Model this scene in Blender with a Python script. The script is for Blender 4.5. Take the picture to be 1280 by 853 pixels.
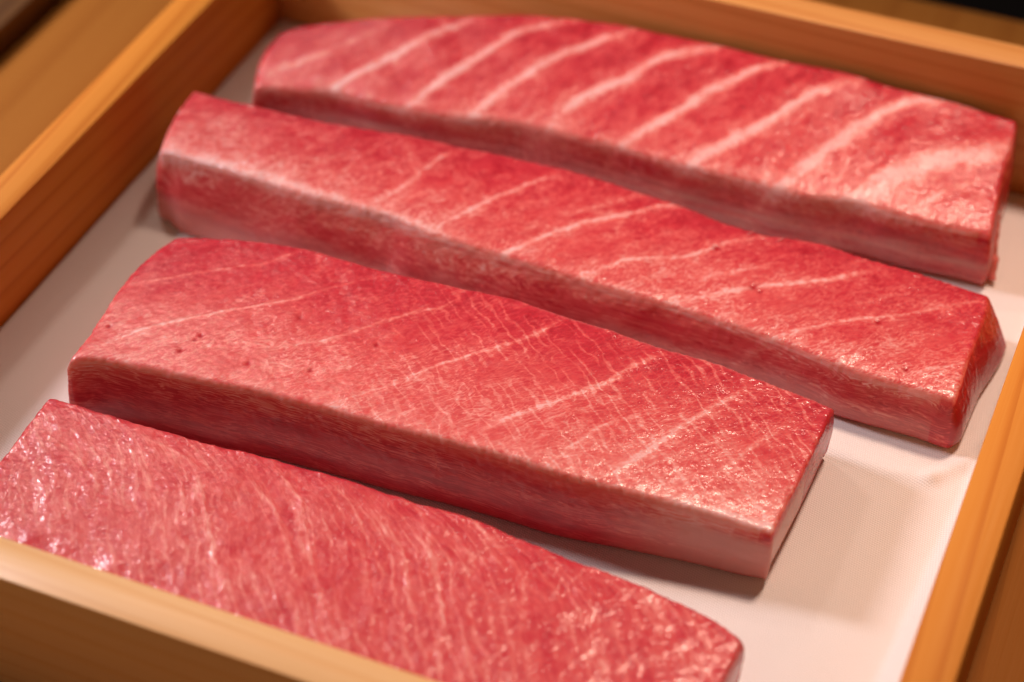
import bpy, bmesh, math, random
import numpy as np
from mathutils import Vector, Matrix

for o in list(bpy.data.objects):
    bpy.data.objects.remove(o, do_unlink=True)
scene = bpy.context.scene
COL = scene.collection

# ------------------------------------------------------------------ camera
cam_data = bpy.data.cameras.new("camera")
cam = bpy.data.objects.new("camera", cam_data)
COL.objects.link(cam)
_d = Vector((-0.287202, 0.687330, -0.667153))
_r = Vector((0.923018, 0.384755, -0.000958))
_u = Vector((-0.256032, 0.616069, 0.744920))
cam.matrix_world = Matrix(((_r.x, _u.x, -_d.x, 0.403017), (_r.y, _u.y, -_d.y, -0.342555),
                           (_r.z, _u.z, -_d.z, 0.514342), (0, 0, 0, 1)))
cam_data.sensor_width = 36.0
cam_data.lens = 72.572
cam_data.clip_start = 0.02
cam_data.clip_end = 50.0
cam_data.dof.use_dof = True
cam_data.dof.focus_distance = 0.706
cam_data.dof.aperture_fstop = 5.0
cam_data.dof.aperture_blades = 0
scene.camera = cam

# ------------------------------------------------------------------ world, lamps, exposure
world = bpy.data.worlds.new("World")
scene.world = world
world.use_nodes = True
bg = world.node_tree.nodes["Background"]
bg.inputs[0].default_value = (1.0, 0.66, 0.48, 1)
bg.inputs[1].default_value = 0.075

def lamp(name, loc, target, power, size, color):
    l = bpy.data.lights.new(name, 'AREA')
    l.shape = 'DISK'
    l.size = size
    l.energy = power
    l.color = color
    o = bpy.data.objects.new(name, l)
    COL.objects.link(o)
    o.location = loc
    o.rotation_euler = (Vector(target) - Vector(loc)).to_track_quat('-Z', 'Y').to_euler()
    return o

# counter lamp off to the left, low; ceiling spot behind the counter
lamp("left_lamp", (-0.49, 0.24, 0.53), (0.2, 0.15, 0), 6.2, 0.15, (1.0, 0.90, 0.94))
lamp("back_lamp", (-0.32, 0.60, 0.78), (0.15, 0.12, 0), 1.3, 0.09, (1.0, 0.78, 0.66))
lamp("room_lamp", (-0.25, -1.7, 1.15), (0.2, 0.15, 0), 4.5, 0.9, (1.0, 0.66, 0.40))

sl = bpy.data.lights.new("ceiling_spot", 'SPOT')
sl.energy = 44.0
sl.color = (1.0, 0.69, 0.53)
sl.spot_size = math.radians(36)
sl.spot_blend = 1.0
sl.shadow_soft_size = 0.075
so = bpy.data.objects.new("ceiling_spot", sl)
COL.objects.link(so)
so.location = (0.38, 0.57, 1.06)
so.rotation_euler = (Vector((0.31, 0.18, 0)) - Vector(so.location)).to_track_quat('-Z', 'Y').to_euler()

scene.render.engine = 'CYCLES'
scene.cycles.use_denoising = True
scene.cycles.max_bounces = 6
scene.cycles.diffuse_bounces = 3
scene.cycles.glossy_bounces = 3
scene.cycles.use_adaptive_sampling = True
scene.cycles.adaptive_threshold = 0.02
scene.view_settings.view_transform = 'Standard'
scene.view_settings.look = 'None'
scene.view_settings.exposure = -0.1
scene.view_settings.gamma = 1.0
scene.view_settings.use_curve_mapping = False

# tray inside: x 0..W, y 0..DEP, floor z = 0, rim z = RIM, board thickness TH (metres)
W, DEP, RIM, TH = 0.360, 0.3505, 0.0415, 0.015
BACK_RIM = 0.0582      # the far board stands taller than the rest
BASE = -0.014          # the counter top

# ------------------------------------------------------------------ traced shapes (mm, on the blocks' top faces)
B1=dict(L=[(33.5, 264.8), (28.3, 282.0), (29.3, 294.9)],
 B=[(38.0, 303.8), (59.1, 314.7), (80.9, 323.8), (119.0, 337.6), (145.5, 343.6), (172.9, 346.3), (200.5, 347.5), (235.0, 346.7), (261.4, 347.9), (288.2, 346.8), (307.7, 347.1), (331.2, 345.5)],
 R=[(332.5, 335.1), (332.9, 317.4), (334.9, 300.7), (336.3, 285.5)],
 F=[(309.0, 283.6), (284.0, 283.6), (262.8, 279.9), (240.2, 280.1), (214.1, 279.9), (186.9, 281.3), (163.2, 281.3), (142.7, 280.6), (116.8, 275.8), (89.4, 273.5), (67.6, 273.6), (48.0, 269.0)],
 S=[(3.2,0.55,[(35.7, 273.4), (49.4, 286.8), (61.5, 301.8), (73.8, 317.4)]),
  (3.0,0.9,[(66.1, 276.0), (74.1, 286.9), (82.1, 299.4), (91.8, 316.1), (107.4, 332.3)]),
  (3.0,0.85,[(101.3, 278.8), (108.9, 296.3), (119.7, 317.1), (127.1, 329.5), (145.8, 342.7)]),
  (3.0,0.85,[(125.3, 278.2), (133.2, 295.1), (143.3, 314.4), (152.3, 326.2), (170.4, 343.5)]),
  (3.2,0.95,[(157.7, 284.6), (165.7, 301.9), (178.7, 316.7), (187.4, 330.7), (209.2, 347.3)]),
  (3.2,0.95,[(189.3, 283.9), (202.3, 301.6), (213.0, 322.1), (227.2, 338.3), (236.8, 346.2)]),
  (3.6,1.0,[(218.6, 281.4), (227.1, 294.6), (239.3, 310.6), (250.9, 330.2), (266.8, 345.6)]),
  (3.6,1.0,[(252.8, 278.2), (261.9, 295.0), (272.3, 317.0), (284.4, 335.8), (299.2, 344.9), (313.2, 347.4), (330.1, 347.8)]),
  (6.5,1.0,[(283.4, 285.5), (296.8, 302.4), (310.0, 315.4), (324.8, 324.1), (333.2, 332.3)]),
  (2.0,0.5,[(305.1, 286.4), (314.1, 299.3), (325.3, 310.1)])],
 D=[])
B2=dict(L=[(24.9, 203.9), (20.4, 223.1), (17.5, 244.5)],
 B=[(39.0, 245.1), (80.0, 249.0), (112.3, 254.7), (145.0, 258.9), (177.7, 261.7), (204.6, 260.8), (228.3, 258.6), (254.9, 255.6), (272.6, 259.3), (298.0, 257.1), (319.6, 256.0), (343.2, 253.5)],
 R=[(344.4, 242.0), (344.3, 220.9), (344.6, 207.5), (344.9, 194.4)],
 F=[(323.5, 195.2), (303.0, 196.5), (275.0, 201.4), (240.8, 204.2), (206.7, 203.7), (174.7, 204.0), (138.9, 203.9), (124.5, 206.4), (107.9, 205.9), (88.5, 204.1), (70.9, 204.4), (49.8, 204.7)],
 S=[(1.6,0.7,[(129.0, 252.4), (125.4, 242.7), (122.9, 231.5), (118.9, 219.8), (113.9, 210.9)]),
  (1.8,0.85,[(172.8, 257.1), (161.8, 243.0), (153.9, 230.0), (148.5, 219.4), (141.6, 206.7)]),
  (2.0,1.0,[(224.7, 259.6), (213.4, 254.7), (206.4, 247.1), (192.4, 234.1), (183.1, 222.9), (173.1, 207.8), (165.5, 199.1)]),
  (1.8,0.95,[(258.3, 254.9), (243.6, 243.7), (239.9, 238.5), (228.9, 229.2), (214.4, 220.8), (208.5, 213.0), (202.4, 204.1)]),
  (2.0,0.95,[(300.2, 251.4), (287.4, 240.6), (275.8, 232.3), (260.6, 223.1), (249.4, 215.0), (237.5, 206.5)]),
  (1.5,0.75,[(342.2, 248.8), (334.1, 244.4), (323.6, 236.7), (314.6, 229.1), (302.7, 222.7), (284.7, 208.7), (268.4, 194.0)]),
  (1.2,0.5,[(343.6, 214.3), (334.3, 206.8), (325.9, 201.5)]),
  (1.0,0.5,[(84.0, 248.0), (78.7, 233.8), (76.3, 221.4)]),
  (1.0,0.5,[(106.2, 252.9), (97.6, 234.4), (95.8, 216.9)]),
  (1.2,0.55,[(209.9, 264.5), (196.0, 248.6), (183.4, 234.5)]),
  (1.0,0.5,[(263.6, 237.8), (253.4, 231.0), (243.6, 222.9)]),
  (5,0.55,[(26.5, 203.0), (65.8, 208.0), (107.5, 206.8), (147.8, 206.0)])],
 D=[(262.2, 224.7, 1.6), (265.2, 223.0, 1.0), (242.4, 240.6, 1.6), (309.6, 223.3, 1.4), (325.2, 203.0, 1.2)])
B3=dict(L=[(55.9, 86.1), (54.9, 102.5), (51.9, 129.6), (53.2, 147.4), (56.2, 159.8)],
 B=[(68.3, 165.3), (94.8, 172.2), (110.6, 173.7), (133.6, 173.3), (164.8, 175.1), (185.9, 177.1), (205.1, 175.6), (223.6, 174.9), (244.8, 174.4), (259.2, 175.9), (277.0, 175.4), (294.7, 174.8), (307.4, 173.4)],
 R=[(307.1, 152.2), (306.5, 135.6), (305.1, 109.0)],
 F=[(282.3, 107.8), (261.0, 105.5), (234.2, 102.2), (217.1, 102.2), (194.2, 101.7), (171.3, 100.4), (147.6, 99.8), (123.8, 98.5), (103.6, 95.8), (82.7, 93.7), (65.2, 90.9)],
 S=[(0.9,0.75,[(52.5, 128.4), (69.7, 141.4), (85.9, 154.0), (95.3, 160.4), (104.7, 172.3), (111.2, 172.5)]),
  (0.9,0.85,[(62.8, 98.0), (72.0, 110.5), (87.5, 125.3), (111.8, 143.9), (120.6, 153.8), (138.6, 171.0)]),
  (1.1,0.85,[(122.0, 121.7), (133.7, 130.2), (143.4, 140.2), (154.3, 153.1), (163.4, 160.6), (167.8, 167.6), (166.9, 174.5)]),
  (1.3,0.95,[(165.6, 118.9), (174.7, 132.0), (184.5, 142.7), (199.7, 158.5), (208.0, 174.4)]),
  (1.7,1.0,[(202.6, 110.5), (209.8, 119.8), (218.3, 130.5), (230.9, 145.4), (236.4, 156.6), (238.0, 160.5), (246.7, 171.7)]),
  (2.0,1.0,[(250.4, 111.3), (254.5, 119.4), (262.5, 139.1), (270.7, 155.6), (278.1, 171.1)]),
  (1.0,0.5,[(150.6, 101.1), (157.7, 110.0), (165.6, 118.9)]),
  (1.4,0.6,[(231.7, 111.4), (237.1, 124.8), (242.6, 133.0), (251.1, 140.4)]),
  (1.4,0.55,[(281.4, 127.0), (287.6, 142.4), (295.2, 158.8)]),
  (0.6,0.5,[(109.8, 171.9), (117.9, 164.3), (121.9, 160.1)]),
  (0.6,0.45,[(104.0, 116.9), (112.7, 119.6), (121.1, 118.6)]),
  (4.0,1.1,[(269.2, 105.8), (282.3, 107.8), (294.0, 109.8), (302.8, 110.4)])],
 D=[(60.4, 108.0, 1.0), (92.5, 115.8, 1.1), (91.7, 113.2, 0.8), (90.0, 106.6, 1.0), (115.0, 109.3, 1.1), (136.4, 114.7, 1.1), (120.5, 138.1, 1.1), (151.9, 135.0, 1.0)])
B4=dict(L=[(57.5, 8.6), (57.4, 41.2), (55.9, 73.4)],
 B=[(78.0, 73.6), (115.0, 74.2), (141.2, 76.1), (167.5, 76.9), (193.7, 76.8), (216.6, 76.6), (245.8, 73.0), (268.2, 71.2), (290.5, 68.0), (301.8, 65.4), (311.1, 60.7)],
 R=[(310.3, 43.6), (309.9, 18.9)],
 F=[],
 S=[(0.8,0.7,[(63.0, 58.0), (81.1, 51.1), (96.3, 41.7)]),
  (0.8,0.7,[(68.9, 64.3), (87.5, 53.8), (103.5, 41.2)]),
  (0.8,0.6,[(59.9, 47.2), (75.4, 37.4), (85.6, 26.0)]),
  (1.4,0.8,[(95.5, 67.8), (116.3, 64.1), (129.4, 50.4), (141.8, 32.3), (160.1, 12.8)]),
  (1.0,0.7,[(136.8, 65.3), (154.3, 53.8), (167.8, 37.9), (181.0, 21.4)]),
  (1.4,0.8,[(141.2, 74.5), (157.9, 62.3), (169.5, 46.8), (181.8, 29.6), (197.2, 13.0)]),
  (1.8,0.7,[(188.2, 76.4), (200.2, 69.4), (210.4, 52.0), (221.4, 35.4), (228.5, 15.9)]),
  (1.4,0.6,[(178.1, 70.3), (189.3, 61.8), (199.8, 53.1), (211.2, 34.0)]),
  (1.4,0.6,[(208.7, 75.2), (221.5, 71.0), (236.9, 60.0), (246.4, 41.6)]),
  (1.4,0.55,[(246.9, 70.4), (259.9, 61.3), (267.9, 43.7), (277.9, 31.1)]),
  (1.0,0.5,[(106.0, 68.4), (118.1, 55.2), (128.7, 40.0)]),
  (1.0,0.5,[(80.1, 70.2), (102.1, 56.6), (119.2, 40.0), (130.9, 22.2)]),
  (1.2,0.5,[(165.6, 74.9), (178.0, 64.4), (189.5, 46.6), (202.9, 27.1)]),
  (3.5,0.55,[(274.9, 67.6), (286.8, 63.7), (298.0, 61.4)])],
 D=[])
# ------------------------------------------------------------------ helpers
def tag(o, label=None, cat=None, group=None, kind=None):
    if label: o["label"] = label
    if cat: o["category"] = cat
    if group: o["group"] = group
    if kind: o["kind"] = kind
    return o

def link(name, me, mat, parent=None):
    o = bpy.data.objects.new(name, me)
    COL.objects.link(o)
    if mat: me.materials.append(mat)
    if parent: o.parent = parent
    return o

_TAB = np.random.RandomState(7).rand(64, 64, 64).astype(np.float32)
def vnoise(P, seed=0):
    """value noise, -1..1, P is (n,3)"""
    P = np.asarray(P, np.float32) + np.float32((seed * 13.37) % 61)
    i = np.floor(P).astype(np.int32)
    f = P - i
    f = f * f * f * (f * (f * 6 - 15) + 10)
    i &= 63
    j = (i + 1) & 63
    T = _TAB
    fx, fy, fz = f.T
    def ln(ix, iy):
        a = T[ix, iy, i[:, 2]]
        return a + (T[ix, iy, j[:, 2]] - a) * fz
    a = ln(i[:, 0], i[:, 1]); a = a + (ln(i[:, 0], j[:, 1]) - a) * fy
    b = ln(j[:, 0], i[:, 1]); b = b + (ln(j[:, 0], j[:, 1]) - b) * fy
    return (a + (b - a) * fx) * 2 - 1

def fbm(P, seed=0, oct=3):
    P = np.asarray(P, float)
    a, r = 1.0, 0
    for k in range(oct):
        r = r + a * vnoise(P * (2.03 ** k), seed + k * 17)
        a *= 0.5
    return r / 1.6

def sstep(a, b, x):
    t = np.clip((x - a) / (b - a), 0, 1)
    return t * t * (3 - 2 * t)

# ------------------------------------------------------------------ node helpers
class NT:
    def __init__(self, name):
        self.m = bpy.data.materials.new(name)
        self.m.use_nodes = True
        self.t = self.m.node_tree
        self.b = self.t.nodes["Principled BSDF"]
    def n(self, kind, **kw):
        nd = self.t.nodes.new(kind)
        for k, v in kw.items():
            setattr(nd, k, v)
        return nd
    def l(self, a, b):
        self.t.links.new(a, b)
    def val(self, s, v):
        if isinstance(v, (int, float)): s.default_value = v
        elif isinstance(v, tuple): s.default_value = v
        else: self.l(v, s)
    def math(self, op, a, b=0.0, c=None, clamp=False):
        nd = self.n("ShaderNodeMath", operation=op, use_clamp=clamp)
        self.val(nd.inputs[0], a); self.val(nd.inputs[1], b)
        if c is not None: self.val(nd.inputs[2], c)
        return nd.outputs[0]
    def attr(self, name):
        return self.n("ShaderNodeAttribute", attribute_name=name)
    def noise(self, vec, scale, detail=2.0, rough=0.5, dist=0.0, dim="3D"):
        nd = self.n("ShaderNodeTexNoise", noise_dimensions=dim)
        self.l(vec, nd.inputs["Vector"])
        nd.inputs["Scale"].default_value = scale
        nd.inputs["Detail"].default_value = detail
        nd.inputs["Roughness"].default_value = rough
        nd.inputs["Distortion"].default_value = dist
        return nd.outputs[0]
    def mapping(self, vec, scale=(1, 1, 1), loc=(0, 0, 0), rot=(0, 0, 0)):
        nd = self.n("ShaderNodeMapping")
        self.l(vec, nd.inputs[0])
        nd.inputs["Scale"].default_value = scale
        nd.inputs["Location"].default_value = loc
        nd.inputs["Rotation"].default_value = rot
        return nd.outputs[0]
    def voro(self, vec, scale, feature='DISTANCE_TO_EDGE', rnd=1.0):
        nd = self.n("ShaderNodeTexVoronoi", feature=feature, voronoi_dimensions="2D")
        self.l(vec, nd.inputs["Vector"])
        nd.inputs["Scale"].default_value = scale
        nd.inputs["Randomness"].default_value = rnd
        return nd.outputs["Distance"]
    def map(self, v, a, b, c=0.0, d=1.0, smooth=True):
        nd = self.n("ShaderNodeMapRange", interpolation_type='SMOOTHSTEP' if smooth else 'LINEAR')
        self.val(nd.inputs[0], v)
        for i, q in enumerate((a, b, c, d)):
            self.val(nd.inputs[i + 1], q)
        return nd.outputs[0]
    def ramp(self, v, stops):
        nd = self.n("ShaderNodeValToRGB")
        self.val(nd.inputs[0], v)
        e = nd.color_ramp.elements
        while len(e) < len(stops): e.new(0.5)
        for el, (p, c) in zip(e, stops):
            el.position = p; el.color = (*c, 1)
        return nd.outputs[0]
    def mix(self, f, a, b, blend='MIX'):
        nd = self.n("ShaderNodeMix", data_type='RGBA', blend_type=blend)
        self.val(nd.inputs[0], f)
        for s, v in ((nd.inputs[6], a), (nd.inputs[7], b)):
            if isinstance(v, tuple): s.default_value = (*v, 1)
            else: self.l(v, s)
        return nd.outputs[2]
    def warp(self, vec, amt, scale):
        nz = self.n("ShaderNodeTexNoise")
        self.l(vec, nz.inputs["Vector"]); nz.inputs["Scale"].default_value = scale
        nz.inputs["Detail"].default_value = 2.0
        sub = self.n("ShaderNodeVectorMath", operation='SUBTRACT')
        self.l(nz.outputs[1], sub.inputs[0]); sub.inputs[1].default_value = (.5, .5, .5)
        ma = self.n("ShaderNodeVectorMath", operation='MULTIPLY_ADD')
        self.l(sub.outputs[0], ma.inputs[0]); ma.inputs[1].default_value = (amt, amt, amt)
        self.l(vec, ma.inputs[2])
        return ma.outputs[0]
    def bump(self, h, dist, strength=1.0, normal=None):
        nd = self.n("ShaderNodeBump")
        nd.inputs["Strength"].default_value = strength
        nd.inputs["Distance"].default_value = dist
        self.l(h, nd.inputs["Height"])
        if normal is not None: self.l(normal, nd.inputs["Normal"])
        return nd.outputs[0]

# ------------------------------------------------------------------ materials
def wood_mat(name, axis, light, mid, dark, gloss=0.38, ring=1.0, seed=0.0, rc=.42, spec=.4):
    """plain sawn softwood, grain along `axis` (0 x, 1 y) of object space"""
    q = NT(name)
    co = q.n("ShaderNodeTexCoord").outputs["Object"]
    s = [70.0, 70.0, 70.0]; s[axis] = 3.0
    v = q.mapping(co, tuple(s), (seed, seed * 1.7, seed * .6))
    vw = q.warp(v, 0.7, 0.3)
    rings = q.n("ShaderNodeTexWave", wave_type='BANDS', bands_direction='DIAGONAL', wave_profile='SAW')
    q.l(vw, rings.inputs["Vector"])
    rings.inputs["Scale"].default_value = 0.95 * ring
    rings.inputs["Distortion"].default_value = 0.9
    rings.inputs["Detail"].default_value = 2.0
    rings.inputs["Detail Scale"].default_value = 0.8
    rg = q.map(rings.outputs["Fac"], 0.55, 1.0)
    fine = q.noise(q.mapping(co, tuple(x * 14 if i != axis else x * 5 for i, x in enumerate(s))), 1.0, 3, .6)
    blot = q.noise(q.mapping(co, tuple(9.0 if i != axis else 3.0 for i in range(3)), (seed, 0, 0)), 1.0, 3, .55)
    f = q.math('ADD', q.math('MULTIPLY', rg, rc), q.math('MULTIPLY', fine, 0.34))
    f = q.math('ADD', f, q.math('MULTIPLY', blot, 0.38))
    c = q.ramp(f, [(0.18, light), (0.5, mid), (0.95, dark)])
    q.l(c, q.b.inputs["Base Color"])
    q.val(q.b.inputs["Roughness"], q.map(fine, 0.2, 0.8, gloss - .06, gloss + .12))
    q.b.inputs["Specular IOR Level"].default_value = spec
    q.l(q.bump(q.math('ADD', fine, q.math('MULTIPLY', rg, -.6)), 0.00025, 0.5), q.b.inputs["Normal"])
    return q.m

HL, HM, HD = (0.74, 0.38, 0.13), (0.68, 0.30, 0.08), (0.5, 0.165, 0.03)
wood_y = wood_mat("hinoki_along_y", 1, (0.70, 0.285, 0.045), (0.63, 0.22, 0.028), (0.47, 0.13, 0.012), gloss=.55, seed=3.1, rc=.34, spec=.15)
wood_x = wood_mat("hinoki_along_x", 0, HL, HM, HD, seed=8.4, rc=.25)
wood_front = wood_mat("pale_hinoki", 0, (0.84, 0.54, 0.26), (0.80, 0.46, 0.19), (0.6, 0.26, 0.07), gloss=.34, seed=2.2, rc=.2, spec=.5)
wood_counter = wood_mat("counter_wood", 1, (0.36, 0.14, 0.024), (0.31, 0.11, 0.017), (0.22, 0.068, 0.009), gloss=.6, ring=.35, seed=1.3, rc=.2, spec=.1)
wood_dark = wood_mat("ledge_wood", 1, (0.16, 0.07, 0.02), (0.12, 0.05, 0.013), (0.06, 0.02, 0.006), gloss=.5, ring=.6, seed=5.3)

def liner_mat():
    q = NT("woven_liner")
    co = q.n("ShaderNodeTexCoord").outputs["Object"]
    v = q.mapping(co, (1000 / 0.92,) * 3, (0, 0, 0), (0, 0, math.radians(17)))
    sp = q.n("ShaderNodeSeparateXYZ"); q.l(v, sp.inputs[0])
    def tri(x):
        return q.math('SINE', q.math('MULTIPLY', x, 2 * math.pi))
    row = q.math('MULTIPLY', q.math('FLOOR', sp.outputs[1]), 0.5)
    a = tri(q.math('ADD', sp.outputs[0], row))
    b = tri(sp.outputs[1])
    h = q.math('MULTIPLY', q.math('ADD', a, b), 0.5)
    big = q.noise(q.mapping(co, (18, 18, 18)), 1.0, 3)
    c = q.mix(q.map(h, -.7, .6), (0.66, 0.62, 0.60), (0.85, 0.82, 0.81))
    c = q.mix(q.map(big, .4, .75, 0, .25), c, (0.80, 0.755, 0.73))
    q.l(c, q.b.inputs["Base Color"])
    q.b.inputs["Roughness"].default_value = 0.75
    q.b.inputs["Specular IOR Level"].default_value = 0.25
    q.l(q.bump(h, 0.00012, 0.6), q.b.inputs["Normal"])
    return q.m
liner_material = liner_mat()

def meat_mat(name, net=0.5, fine=0.35, aniso=3.0, hatch=0.0, gritty=1.0, cell=5.0, lump=0.9, fat_gain=.7, grit=.5, pebble=1.0, wet=1.0, ribs=0.0, ripple=0.0):
    """raw fatty fish: lean red to pale fat, driven by the block's own tissue attributes"""
    q = NT(name)
    flow = q.attr("flow").outputs["Vector"]          # mm, x along the fibres
    fat = q.attr("fat").outputs["Fac"]
    tone = q.attr("tone").outputs["Fac"]
    film = q.attr("film").outputs["Fac"]
    blood = q.attr("blood").outputs["Fac"]
    pt = q.n("ShaderNodeSeparateXYZ"); q.l(q.attr("patch").outputs["Vector"], pt.inputs[0])
    p1, p2, cloud = pt.outputs
    # vein network, coarse and fine
    def veins(vec, sx, sy, wd, det=2):
        nz = q.noise(q.mapping(vec, (1 / sx, 1 / sy, 1)), 1.0, det, .5, dim="2D")
        return q.map(q.math('ABSOLUTE', q.math('SUBTRACT', nz, 0.5)), 0.0, wd, 1.0, 0.0)
    if ripple:      # ordered muscle layers: long, gently wandering parallel lines
        sp = q.n("ShaderNodeSeparateXYZ"); q.l(flow, sp.inputs[0])
        wob = q.noise(q.mapping(flow, (1 / 16.0, 1 / 7.0, 1)), 1.0, 2, .5, dim="2D")
        ph = q.math('MULTIPLY_ADD', wob, 7.0, q.math('MULTIPLY', sp.outputs[1], 2 * math.pi / ripple))
        n1 = q.math('MULTIPLY', q.map(q.math('SINE', ph), .35, 1.0), q.map(p1, 0, 1, .25, 1.0))
    else:
        n1 = q.math('MULTIPLY', veins(flow, cell * aniso, cell * .8, .055), p1)
    n2 = q.math('MULTIPLY', veins(flow, 2.2 * aniso, 1.7, .10), p2)
    grain = q.noise(q.mapping(flow, (.85 / aniso, .95, 1)), 1.0, 3, .62, dim="2D")
    f = q.math('MULTIPLY_ADD', cloud, lump, tone)
    f = q.math('MULTIPLY_ADD', q.math('SUBTRACT', grain, 0.5), grit, f)
    f = q.math('MULTIPLY_ADD', n1, net * 0.55, f)
    sd = q.attr("side").outputs["Fac"]
    f = q.math('MULTIPLY_ADD', n2, q.math('MULTIPLY_ADD', sd, 0.22, fine * 0.6), f)
    f = q.math('MULTIPLY_ADD', fat, q.map(grain, .3, .7, fat_gain - .15, fat_gain + .1), f)
    if hatch:
        hv = q.attr("hflow").outputs["Vector"]
        hs = q.n("ShaderNodeSeparateXYZ"); q.l(hv, hs.inputs[0])
        hw = q.noise(q.mapping(hv, (1 / 9.0, 1 / 5.0, 1)), 1.0, 2, .5, dim="2D")
        v3 = q.map(q.math('SINE', q.math('MULTIPLY_ADD', hw, 9.0, q.math('MULTIPLY', hs.outputs[1], 2 * math.pi / 3.9))), .3, 1.0)
        hm = q.attr("hatch").outputs["Fac"]
        f = q.math('MULTIPLY_ADD', q.math('MULTIPLY', v3, hm), hatch, f)
    col = q.ramp(f, RAMP)
    col = q.mix(film, col, (0.56, 0.27, 0.25))
    col = q.mix(blood, col, (0.36, 0.0, 0.012))
    q.l(col, q.b.inputs["Base Color"])
    b = q.b
    b.subsurface_method = 'BURLEY'
    b.inputs["Subsurface Weight"].default_value = 0.6
    b.inputs["Subsurface Radius"].default_value = (1.0, 0.22, 0.16)
    b.inputs["Subsurface Scale"].default_value = 0.0055
    # wet, finely pebbled cut surface: the relief shows mostly in the moist film on top
    peb = q.noise(q.mapping(q.attr("pos").outputs["Vector"], (.54 * pebble, .63 * pebble, 1)), 1.0, 2, .5, dim="2D")
    b.inputs["Roughness"].default_value = 0.5
    b.inputs["Specular IOR Level"].default_value = 0.1
    q.val(b.inputs["Coat Weight"], q.map(p1, 0, 1, .55 * wet, wet))
    b.inputs["Coat IOR"].default_value = 1.58
    b.inputs["Coat Roughness"].default_value = 0.18
    hgt = q.math('MULTIPLY_ADD', n1, ribs, peb) if ribs else peb
    q.l(q.bump(hgt, 0.00022 * gritty, 0.5), b.inputs["Normal"])
    q.l(q.bump(hgt, 0.0005 * gritty, 1.0), b.inputs["Coat Normal"])
    return q.m
RAMP = [(0.0, (0.36, 0.006, 0.020)), (0.25, (0.52, 0.030, 0.048)),
        (0.50, (0.64, 0.092, 0.092)), (0.74, (0.74, 0.23, 0.205)), (1.0, (0.79, 0.44, 0.43))]
HATCH_ROT = -40.0

# ------------------------------------------------------------------ setting: counter, dark beyond it
def box_mesh(name, lo, hi, bev=0.0, seg=2, origin=(0, 0, 0)):
    bm = bmesh.new()
    bmesh.ops.create_cube(bm, size=1.0)
    for v in bm.verts:
        v.co = Vector([lo[i] + (v.co[i] + .5) * (hi[i] - lo[i]) - origin[i] for i in range(3)])
    if bev:
        bmesh.ops.bevel(bm, geom=bm.edges[:], offset=bev, segments=seg, profile=0.5, affect='EDGES')
    me = bpy.data.meshes.new(name)
    bm.to_mesh(me); bm.free()
    for f in me.polygons: f.use_smooth = bev > 0
    if bev:
        me.set_sharp_from_angle(angle=math.radians(40))
    return me

counter = link("counter", box_mesh("counter", (-0.1125, -0.55, BASE - .03), (1.1, 0.498, BASE), .0015), wood_counter)
tag(counter, kind="structure")
q = NT("dark_floor"); q.b.inputs["Base Color"].default_value = (.004, .0035, .004, 1); q.b.inputs["Roughness"].default_value = .8
dark = link("floor", box_mesh("floor", (-2.5, -1.5, -.82), (2.5, 2.6, -.80)), q.m)
tag(dark, kind="structure")

ledge = link("wooden_ledge", box_mesh("wooden_ledge", (-0.60, -0.55, BASE - .03), (-0.1145, 0.498, BASE + .012), .0015), wood_dark)
tag(ledge, "dark brown wooden ledge behind the tray's left side, at the counter's edge", "ledge")

# ------------------------------------------------------------------ the tray
tray = bpy.data.objects.new("wooden_tray", None)
COL.objects.link(tray)
tray.location = (W / 2, DEP / 2, BASE)
tag(tray, "square orange-brown wooden tray holding four blocks of raw tuna", "tray")
bpy.context.view_layer.update()
def tray_part(name, lo, hi, mat, bev=.0006):
    o = tray.location
    me = box_mesh(name, [lo[i] for i in range(3)], [hi[i] for i in range(3)], bev, 2, o)
    return link(name, me, mat, tray)
g = .0003
tray_part("side_board", (-TH, -TH, BASE + .0002), (0, DEP + TH, RIM), wood_y)
tray_part("side_board", (W, -TH, BASE + .0002), (W + TH, DEP + TH, RIM), wood_y)
tray_part("end_board", (g, DEP, BASE + .0002), (W - g, DEP + TH, BACK_RIM), wood_x)
tray_part("end_board", (g, -TH, BASE + .0002), (W - g, 0, RIM - .0002), wood_front)
tray_part("base_board", (g, g, -.012), (W - g, DEP - g, -.0012), wood_x, 0)

# ------------------------------------------------------------------ the liner sheet
def seg_dist(P, poly):
    """distance of (n,2) points to a polyline, and the running length"""
    best = np.full(len(P), 1e9); run = np.zeros(len(P)); acc = 0.0
    for a, b in zip(poly[:-1], poly[1:]):
        a = np.array(a, float); b = np.array(b, float)
        ab = b - a; L = np.hypot(*ab) + 1e-9
        t = np.clip(((P - a) @ ab) / L ** 2, 0, 1)
        d = np.hypot(*(P - a - t[:, None] * ab).T)
        m = d < best
        best[m] = d[m]; run[m] = (acc + t * L)[m]
        acc += L
    return best, run, acc

def grid_faces(n, m):
    i = np.arange(n - 1)[:, None] * m + np.arange(m - 1)[None, :]
    i = i.ravel()
    return np.stack([i, i + m, i + m + 1, i + 1], 1)

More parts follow.
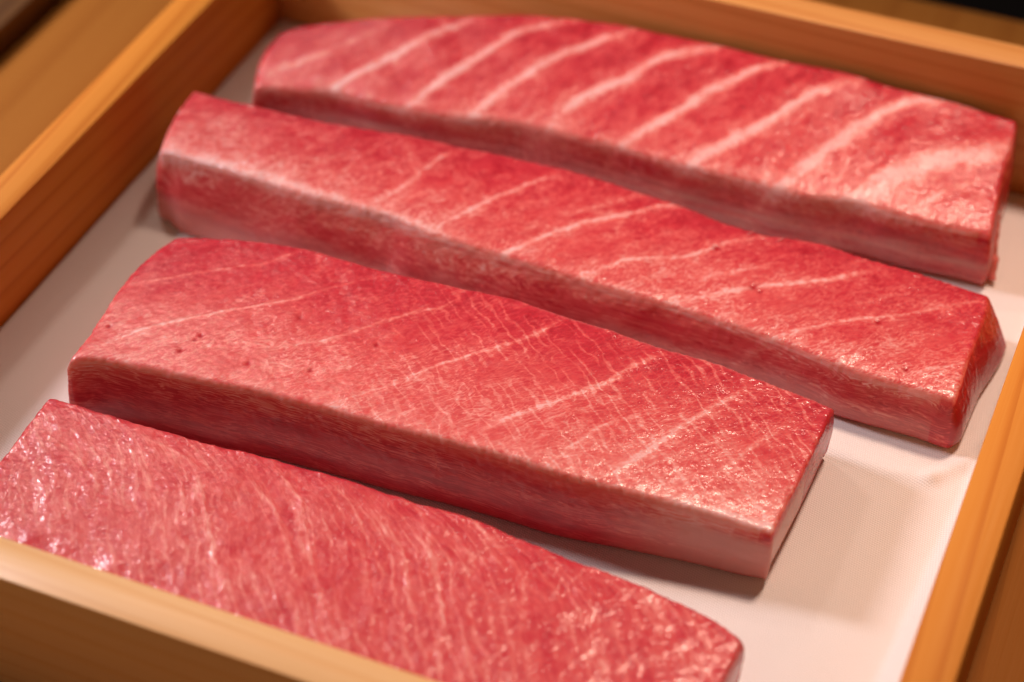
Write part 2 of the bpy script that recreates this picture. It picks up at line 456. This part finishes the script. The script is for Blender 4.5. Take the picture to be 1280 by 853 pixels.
def make_liner():
    nx, ny = 240, 240
    x = np.linspace(1.2, W * 1000 - .8, nx); y = np.linspace(1.5, DEP * 1000 - 1.5, ny)
    X, Y = np.meshgrid(x, y, indexing='ij')
    P = np.stack([X.ravel(), Y.ravel()], 1)
    z = 0.35 * fbm(np.c_[P / 40, np.zeros(len(P))], 5) - .2
    # right margin turned up against the tray side
    edge = np.interp(P[:, 1], [0, 104, 184, 260, 373], [345.5, 350.5, 355.5, 357, 357])
    z += np.clip(P[:, 0] - edge, 0, None) * 0.9
    # folds
    for poly, w, h in (([(286, 180), (302, 178.5), (330, 175), (343, 176.5)], 3.2, 1.3),
                       ([(343, 176.5), (352, 188), (358, 200)], 3.0, 1.2),
                       ([(340, 286), (358, 283)], 2.2, .7)):
        d, r, L = seg_dist(P, poly)
        z += h * np.exp(-(d / w) ** 2)
    z = np.clip(z, -.5, None)
    V = np.c_[P[:, 0], P[:, 1], z] / 1000.0
    me = bpy.data.meshes.new("liner_sheet")
    me.from_pydata(V.tolist(), [], grid_faces(nx, ny).tolist())
    for f in me.polygons: f.use_smooth = True
    o = link("liner_sheet", me, liner_material)
    s = o.modifiers.new("thickness", 'SOLIDIFY'); s.thickness = .0003; s.offset = -1
    tag(o, "white woven absorbent sheet lining the tray under the tuna", "liner")
make_liner()

# ------------------------------------------------------------------ tuna blocks
def resample(pts, n, power=None):
    P = np.array(pts, float)
    # Catmull-Rom through the traced points
    Q = np.vstack([2 * P[0] - P[1], P, 2 * P[-1] - P[-2]])
    out = []
    for i in range(1, len(Q) - 2):
        t = np.linspace(0, 1, 24, endpoint=False)[:, None]
        p0, p1, p2, p3 = Q[i - 1], Q[i], Q[i + 1], Q[i + 2]
        out.append(.5 * (2 * p1 + (p2 - p0) * t + (2 * p0 - 5 * p1 + 4 * p2 - p3) * t ** 2 + (3 * p1 - p0 - 3 * p2 + p3) * t ** 3))
    out = np.vstack(out + [P[-1:]])
    s = np.r_[0, np.cumsum(np.hypot(*np.diff(out, axis=0).T))]
    u = np.linspace(0, s[-1], n)
    return np.stack([np.interp(u, s, out[:, k]) for k in range(2)], 1)

def tuna_block(name, D, height, label, mat, NU=470, NV=136, rad=(4, 2.2, 3, 3), foot=None, bulge=1.0, fibre=None,
               seed=0, tone=None, film=None, hatch=None, rough=0.18, wobble=0.5, notch=None, sag=1.6, stripe_var=.35, stripe_w=1.0, relief=.16, stripe_gain=1.0, wander=.8):
    """rad: edge rounding front, back, left, right (mm); foot: how far the base juts out per side"""
    front = resample([D['L'][0]] + D['F'][::-1] + [D['R'][-1]], NU)
    back = resample([D['L'][-1]] + D['B'], NU)
    left = resample(D['L'], NV)
    right = resample((D['R'] + [])[::-1] + [D['B'][-1]], NV)
    s = np.linspace(0, 1, NU)[:, None, None]; t = np.linspace(0, 1, NV)[None, :, None]
    C = ((1 - t) * front[:, None] + t * back[:, None] + (1 - s) * left[None] + s * right[None]
         - ((1 - s) * (1 - t) * front[0] + (1 - s) * t * back[0] + s * (1 - t) * front[-1] + s * t * back[-1]))
    # distances to the four edges, rounding
    wid = np.hypot(*(back - front).T)[:, None]; ln = np.hypot(*(right - left).T)[None, :]
    s2, t2 = s[..., 0], t[..., 0]
    def drop(d, r):
        k = np.clip(1 - d / r, 0, 1)
        return r * (1 - np.sqrt(np.clip(1 - k * k, 0, 1)))
    dz = drop(t2 * wid, rad[0]) + drop((1 - t2) * wid, rad[1]) + drop(s2 * ln, rad[2]) + drop((1 - s2) * ln, rad[3])
    dz = np.minimum(dz, max(rad)) + sag * np.clip(1 - t2 * wid / 16, 0, 1) ** 2
    X, Y = C[..., 0], C[..., 1]
    Z = height(X, Y) - dz
    top = np.stack([X, Y, Z], -1).reshape(-1, 3)
    nt = len(top)
    idx = np.arange(nt).reshape(NU, NV)
    loop = np.r_[idx[:, 0], idx[-1, 1:], idx[-2::-1, -1], idx[0, -2:0:-1]]     # counter-clockwise
    B = top[loop]
    nl = len(loop)
    # base outline
    foot = foot or {}
    du = np.zeros((nl, 2))
    loc_s = (loop // NV) / (NU - 1); loc_t = (loop % NV) / (NV - 1)
    # outward direction of the loop
    tan = np.roll(B[:, :2], -3, 0) - np.roll(B[:, :2], 3, 0)
    out = np.stack([tan[:, 1], -tan[:, 0]], 1); out /= np.linalg.norm(out, axis=1)[:, None] + 1e-9
    off = np.zeros(nl)
    wsum = np.zeros(nl) + 1e-6
    for k, d in (('F', loc_t), ('B', 1 - loc_t), ('L', loc_s), ('R', 1 - loc_s)):
        wgt = np.exp(-(d / .02) ** 2)
        val = foot.get(k, 0.0)
        val = np.interp(loc_s if k in 'FB' else loc_t, [0, .5, 1], val) if isinstance(val, (list, tuple)) else val
        off += wgt * val; wsum += wgt
    off /= np.maximum(wsum, 1)
    K = 26
    rings = []
    for k in range(1, K + 1):
        a = k / K
        o = off * a ** 1.2 + bulge * np.sin(math.pi * min(1, a * 1.02)) - 1.0 * max(0, (a - .9) / .1) ** 2
        rg = np.c_[B[:, :2] + out * o[:, None], B[:, 2] * (1 - a) + 0.35 * a]
        rings.append(rg)
    V = np.vstack([top] + rings)
    F = [grid_faces(NU, NV)]
    prev = loop
    for k in range(K):
        cur = nt + k * nl + np.arange(nl)
        F.append(np.stack([prev, cur, np.roll(cur, -1), np.roll(prev, -1)], 1))
        prev = cur
    F = np.vstack(F)
    # loosen the corners
    E = np.vstack([F[:, [0, 1]], F[:, [1, 2]], F[:, [2, 3]], F[:, [3, 0]]])
    deg = np.bincount(E.ravel(), minlength=len(V)).astype(float)[:, None]
    keep = np.zeros(len(V), bool); keep[nt + (K - 1) * nl:] = True
    for it in range(3):
        A = np.zeros_like(V)
        for c in range(3):
            A[:, c] = (np.bincount(E[:, 0], V[E[:, 1], c], len(V)) + np.bincount(E[:, 1], V[E[:, 0], c], len(V)))
        A /= np.maximum(deg, 1)
        V = np.where(keep[:, None], V, V + .6 * (A - V))
    # normals, then unevenness of a knife-cut, soft flesh
    N = np.zeros_like(V)
    fn = np.cross(V[F[:, 2]] - V[F[:, 0]], V[F[:, 3]] - V[F[:, 1]])
    for c in range(3):
        for k in range(4):
            N[:, c] += np.bincount(F[:, k], fn[:, c], len(V))
    N /= np.linalg.norm(N, axis=1)[:, None] + 1e-12
    is_top = np.zeros(len(V)); is_top[:nt] = 1
    ring_a = np.r_[np.zeros(nt), np.repeat(np.arange(1, K + 1) / K, nl)]
    sa = np.r_[(np.arange(nt) // NV) / (NU - 1), np.tile(loc_s, K)]
    ta = np.r_[(np.arange(nt) % NV) / (NV - 1), np.tile(loc_t, K)]
    sideness = sstep(.35, .8, 1 - np.abs(N[:, 2]))
    if fibre == 'arc':
        yy = np.linspace(0, 85, 86)
        sl_ = np.interp(yy, [5, 20, 42, 60, 75], [.95, .75, .5, 1.0, 1.9])
        gx = np.interp(V[:, 1], yy, -np.cumsum(sl_))
        fx = V[:, 1] * 1.15; fy = (V[:, 0] - gx) * .85
    else:
        ca, sn = math.cos(fibre), math.sin(fibre)
        fx = V[:, 0] * ca + V[:, 1] * sn; fy = -V[:, 0] * sn + V[:, 1] * ca
    top_flow = np.stack([fx, fy, V[:, 2]], 1)
    side_flow = np.stack([.45 * V[:, 0] + .15 * V[:, 2] + .45 * V[:, 1], V[:, 2] * 1.7 + .12 * V[:, 0], 0 * fx], 1)
    flow = top_flow * (1 - sideness[:, None]) + side_flow * sideness[:, None]
    wv = np.stack([fbm(V / 9, seed + 41, 2) * 2.4 + fbm(V / 3, seed + 43, 2) * .35,
                   fbm(V / 9, seed + 42, 2) * 1.6 + fbm(V / 3, seed + 44, 2) * .35, 0 * fx], 1)
    flow = flow + wv
    hr = math.radians(HATCH_ROT)
    hflow = np.stack([V[:, 0] * math.cos(hr) + V[:, 1] * math.sin(hr), -V[:, 0] * math.sin(hr) + V[:, 1] * math.cos(hr), 0 * fx], 1) + wv * .3
    fl3 = flow * (np.array([.55, 1, 1]) * (1 - sideness[:, None]) + np.array([.22, 1.1, 1]) * sideness[:, None])
    patch = np.stack([sstep(-.6, .25, fbm(fl3 / 13, seed + 51, 2)), sstep(-.6, .3, fbm(fl3 / 7, seed + 52, 2)),
                      fbm(fl3 / 3.2, seed + 53, 3) * .5], 1)
    hgate = sstep(-.4, .2, fbm(hflow / np.array([9, 3.4, 1]), seed + 54, 2))
    n_lo = fbm(V / 22, seed, 2); n_mid = fbm(V / 6.0, seed + 3, 3); n_hi = fbm(V / 1.6, seed + 9, 2)
    flat = np.clip(ring_a / .85, 0, 1)
    rim = np.exp(-(np.minimum(np.minimum(ta, 1 - ta) * wid.mean(), np.minimum(sa, 1 - sa) * ln.mean()) / 3.0) ** 2)
    rim = rim * np.exp(-(ring_a / .25) ** 2)
    disp = wobble * n_lo + rough * n_mid + .10 * n_hi * (1 + 2.5 * rim)
    # ---- tissue
    warp = np.stack([fbm(V / 7, seed + 21, 3), fbm(V / 7, seed + 22, 3)], 1) * wander
    zt = height(V[:, 0], V[:, 1])
    skew = np.where(is_top > 0, 0, (zt - V[:, 2]))
    P2 = V[:, :2] + warp
    P2 = P2 + np.stack([skew * .5, np.zeros(len(V))], 1)
    fat = np.zeros(len(V)); ridge = np.zeros(len(V))
    wn = 1 + .5 * fbm(V / 5, seed + 31, 3)
    wst = .85 + stripe_var * fbm(V / 4, seed + 33, 3)
    for w, st, poly in D['S']:
        w = w * stripe_w; st = st * stripe_gain
        pl = resample(poly, 22)
        d, r, L = seg_dist(P2, pl.tolist())
        e = np.minimum(r, L - r)
        k = .55 + .45 * sstep(0, .25 * L, e + 1.5)
        g_ = np.exp(-(d / (w * .68 * wn)) ** 2) * st * k * wst
        halo = .20 * np.exp(-(d / (w * 1.9)) ** 2) * st
        fat = np.maximum(fat, np.maximum(g_, halo) * (1 - .25 * sideness))
        ridge = np.maximum(ridge, g_)
    disp = disp + relief * ridge * (1 - sideness)
    blood = np.zeros(len(V))
    for x, y, r in D['D']:
        dd = np.hypot(V[:, 0] - x + warp[:, 0] * .5, (V[:, 1] - y) * .8 + warp[:, 1] * .5) * (1 - .0) 
        blood = np.maximum(blood, np.minimum(1, 1.25 * np.exp(-(dd / (r * .8)) ** 2)) * is_top)
    disp = disp - .35 * blood
    V = V + N * (disp * (1 - .9 * flat ** 6))[:, None]
    V[:, 2] = np.maximum(V[:, 2], .35)
    ctx = dict(V=V, s=sa, t=ta, a=ring_a, side=sideness, seed=seed, top=is_top, zt=zt, N=N)
    tn = tone(ctx) + .45 * sideness * np.exp(-(ring_a / .17) ** 1.5) * (ta < .5) * (sa < .985) - .02 * sideness  # pale fatty band below the front top edge, its translucent glow painted in
    fl = np.clip(film(ctx), 0, 1) if film else np.zeros(len(V))
    ht = np.clip(hatch(ctx), 0, 1) * hgate if hatch else np.zeros(len(V))
    if notch is not None:
        V = notch(ctx)
    base = np.array([V[:, 0].mean(), V[:, 1].mean(), 0])
    me = bpy.data.meshes.new(name)
    cap = (nt + (K - 1) * nl + np.arange(nl))[::-1]
    me.from_pydata(((V - base) / 1000).tolist(), [], F.tolist() + [cap.tolist()])
    me.polygons.foreach_set("use_smooth", [True] * len(me.polygons))
    def fa(nm, arr):
        a = me.attributes.new(nm, 'FLOAT', 'POINT'); a.data.foreach_set("value", np.asarray(arr, np.float32))
    def va(nm, arr):
        a = me.attributes.new(nm, 'FLOAT_VECTOR', 'POINT'); a.data.foreach_set("vector", np.asarray(arr, np.float32).ravel())
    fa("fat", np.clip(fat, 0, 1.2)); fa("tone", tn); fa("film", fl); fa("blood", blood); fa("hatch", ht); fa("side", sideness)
    va("flow", flow + 200); va("hflow", hflow + 400); va("patch", patch); va("pos", np.stack([V[:, 0], V[:, 1] + V[:, 2], V[:, 2]], 1))
    o = link(name, me, mat)
    o.location = (base[0] / 1000, base[1] / 1000, 0.0003)
    tag(o, label, "tuna block", "raw tuna blocks in the tray")
    return o, base

cl = lambda v: np.clip(v, 0, 1)
R_ = math.radians

# far block: broad white sinew bands
def tone1(c):
    V = c['V']
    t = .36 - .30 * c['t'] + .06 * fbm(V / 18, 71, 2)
    t = t * (1 - c['side']) + c['side'] * (.12 + .10 * fbm(V / 9, 73, 2))
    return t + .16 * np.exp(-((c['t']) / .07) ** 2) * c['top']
def film1(c):
    V = c['V']; low = sstep(.2, .7, c['a'] + .35 * fbm(V / np.array([25, 14, 6]), 80, 3))
    return .7 * c['side'] * low * (.65 + .9 * fbm(V / np.array([20, 9, 2.5]), 84, 3)) * (c['t'] < .5) * (.35 + .65 * sstep(.35, .7, c['s']) + .5 * np.exp(-((c['s'] - .15) / .12) ** 2))
m1 = meat_mat("tuna_banded", net=.22, fine=.30, aniso=1.1, cell=3.6, lump=.5, fat_gain=.85, grit=.5, gritty=.55, pebble=1.2, wet=.75)
b1, base1 = tuna_block("tuna_block", B1, lambda x, y: 27 - 3 * cl((x - 260) / 75) + 12.5 * cl((y - 272) / 72),
    "farthest tuna block, red with broad white sinew bands, beside the tray's far board", m1,
    rad=(2.0, 1.5, 3.5, 1.0), stripe_var=.14, stripe_w=1.4, stripe_gain=1.12, wander=.55, foot=dict(R=2, F=0, B=-1, L=0), bulge=.8, fibre=R_(64), seed=1, tone=tone1, film=film1, wobble=.7)

def tone2(c):
    V = c['V']
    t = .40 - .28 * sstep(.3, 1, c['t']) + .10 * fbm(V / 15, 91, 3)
    t = t + .12 * (1 - sstep(0, .3, c['s']))
    sd = .14 + .16 * fbm(V / np.array([16, 9, 5]), 93, 2)
    sd = np.where((c['N'][:, 0] > .35) & (c['s'] > .98), -.3, sd)  # right end face: lean dark red, with its shade painted in too
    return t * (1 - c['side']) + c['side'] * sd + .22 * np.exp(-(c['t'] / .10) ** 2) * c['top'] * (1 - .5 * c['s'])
def film2(c):
    V = c['V']
    low = sstep(.35, .8, c['a'] + .3 * fbm(V / np.array([22, 12, 9]), 81, 3))
    return c['side'] * low * (c['s'] < .98) * (.62 - .2 * c['s'])
m2 = meat_mat("tuna_marbled", net=.40, fine=.44, aniso=2.0, cell=3.6, lump=.34, fat_gain=.66, grit=.42, pebble=1.7, gritty=.3, wet=.8)
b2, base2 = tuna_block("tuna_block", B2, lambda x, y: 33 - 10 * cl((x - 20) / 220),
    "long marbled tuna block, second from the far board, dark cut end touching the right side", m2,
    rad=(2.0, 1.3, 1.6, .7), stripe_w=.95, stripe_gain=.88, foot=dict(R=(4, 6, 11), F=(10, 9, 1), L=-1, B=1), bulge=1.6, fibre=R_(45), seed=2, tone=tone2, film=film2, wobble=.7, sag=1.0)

def tone3(c):
    V = c['V']
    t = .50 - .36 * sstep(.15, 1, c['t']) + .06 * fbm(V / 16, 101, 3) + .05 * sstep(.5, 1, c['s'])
    sd = .12 + .12 * fbm(V / np.array([10, 9, 4]), 103, 2) + .12 * (1 - sstep(0, .1, c['s']))
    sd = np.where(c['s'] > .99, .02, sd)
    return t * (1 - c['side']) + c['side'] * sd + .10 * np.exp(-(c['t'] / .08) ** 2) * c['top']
def film3(c):
    V = c['V']
    k = sstep(.74, .95, c['s'] + .05 * fbm(V / 12, 83, 2))
    tan_rim = .35 * sstep(.45, .65, c['s']) * sstep(.965, 1, c['t']) * c['top']
    return c['side'] * (c['t'] < .5) * (k * .9 * sstep(.05, .3, c['a'])) + tan_rim
def hatch3(c):
    return (sstep(.28, .55, c['s']) * (.6 + .4 * sstep(.3, .8, c['t']))) * c['top']
m3 = meat_mat("tuna_veined", net=.26, fine=.28, aniso=2.2, cell=3.6, hatch=.27, lump=.3, fat_gain=.62, grit=.34, pebble=1.9, gritty=.25, wet=.72)
b3, base3 = tuna_block("tuna_block", B3, lambda x, y: 31 - 7 * cl((x - 225) / 80),
    "smooth tuna block with thin curved veins and dark specks, third from the far board", m3,
    stripe_gain=.75, rad=(1.8, 1.2, 3.2, .7), foot=dict(R=-1, F=(3,2,1), L=2, B=0), bulge=.8, fibre=R_(45), seed=3, tone=tone3, film=film3, hatch=hatch3, wobble=.4, sag=.35)

B4['R'] = B4['R'] + [(309.0, 7.0)]
B4['F'] = [(270, 6.0), (180, 5.5), (100, 6.0)]
B4['L'] = [(57.5, 6.0)] + B4['L'][1:]
def tone4(c):
    V = c['V']
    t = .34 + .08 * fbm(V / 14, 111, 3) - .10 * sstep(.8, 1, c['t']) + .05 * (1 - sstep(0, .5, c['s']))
    return t * (1 - c['side']) + c['side'] * (.08 + .08 * fbm(V / 8, 113, 2))
m4 = meat_mat("tuna_fibrous", net=.34, fine=.20, aniso=3.0, ripple=4.6, gritty=.45, lump=.34, fat_gain=.65, grit=.36, ribs=.17, pebble=1.4)
b4, base4 = tuna_block("tuna_block", B4, lambda x, y: 26 + 0 * x,
    "nearest tuna block, pink with fine fibrous lines, partly behind the tray's front board", m4,
    stripe_gain=.55, relief=.35, rad=(3, 1.6, 2, 1.2), foot=dict(R=-2, F=0, L=1, B=0), bulge=.6, fibre='arc', seed=4, tone=tone4, wobble=.6, rough=.35)

# ------------------------------------------------------------------ loose bits on the blocks
def strand(name, pts, radii, parent, base, mat_s, seed=0, flat=1.0):
    """a soft tapering flap or shred of flesh along pts (mm)"""
    P = np.array(pts, float); n = 26; m = 14
    u = np.linspace(0, 1, len(P)); t = np.linspace(0, 1, n)
    C = np.stack([np.interp(t, u, P[:, k]) for k in range(3)], 1)
    for _ in range(6): C[1:-1] = .5 * C[1:-1] + .25 * (C[:-2] + C[2:])
    r = np.interp(t, np.linspace(0, 1, len(radii)), radii)
    T = np.gradient(C, axis=0); T /= np.linalg.norm(T, axis=1)[:, None]
    A = np.cross(T, [0.3, 1, 0.1]); A /= np.linalg.norm(A, axis=1)[:, None]
    Bn = np.cross(T, A)
    th = np.linspace(0, 2 * math.pi, m, endpoint=False)
    V = (C[:, None] + r[:, None, None] * (np.cos(th)[None, :, None] * A[:, None] + flat * np.sin(th)[None, :, None] * Bn[:, None])).reshape(-1, 3)
    V = V + .5 * r.mean() * np.stack([fbm(V / 2.2, seed, 2), fbm(V / 2.2, seed + 1, 2), fbm(V / 2.2, seed + 2, 2)], 1)
    V[:, 2] = np.maximum(V[:, 2], .4)
    F = []
    for i in range(n - 1):
        for j in range(m):
            a, b = i * m + j, i * m + (j + 1) % m
            F.append((a, a + m, b + m, b))
    F.append(tuple(range(m))); F.append(tuple(range(n * m - 1, (n - 1) * m - 1, -1)))
    me = bpy.data.meshes.new(name)
    me.from_pydata(((V - base) / 1000).tolist(), [], F)
    me.polygons.foreach_set("use_smooth", [True] * len(me.polygons))
    return link(name, me, mat_s, parent)

def soft_mat(name, col):
    q = NT(name)
    co = q.n("ShaderNodeTexCoord").outputs["Object"]
    nz = q.noise(q.mapping(co, (500, 500, 300)), 1.0, 3)
    q.l(q.ramp(nz, [(.3, tuple(.7 * c for c in col)), (.7, col)]), q.b.inputs["Base Color"])
    b = q.b
    b.inputs["Subsurface Weight"].default_value = .5
    b.inputs["Subsurface Radius"].default_value = (1, .25, .2)
    b.inputs["Subsurface Scale"].default_value = .004
    b.inputs["Roughness"].default_value = .3
    return q.m
fatty = soft_mat("loose_fat", (.66, .19, .18))
leanm = soft_mat("loose_lean", (.50, .05, .06))
strand("fat_flap", [(331, 322, 26), (333.5, 308, 21), (335.5, 299, 14), (337.5, 292, 6), (339, 288.5, 1.8)], [1, 1.8, 2.4, 3.0, 1.8], b1, base1, fatty, 3, .8)
strand("meat_shred", [(250, 252, 22.5), (252, 254, 24), (253, 254.5, 25.2)], [.5, .3, .12], b2, base2, fatty, 15)
strand("meat_shred", [(262, 253.5, 22.5), (264, 255, 24), (264.3, 255.2, 25)], [.5, .3, .12], b2, base2, fatty, 18)
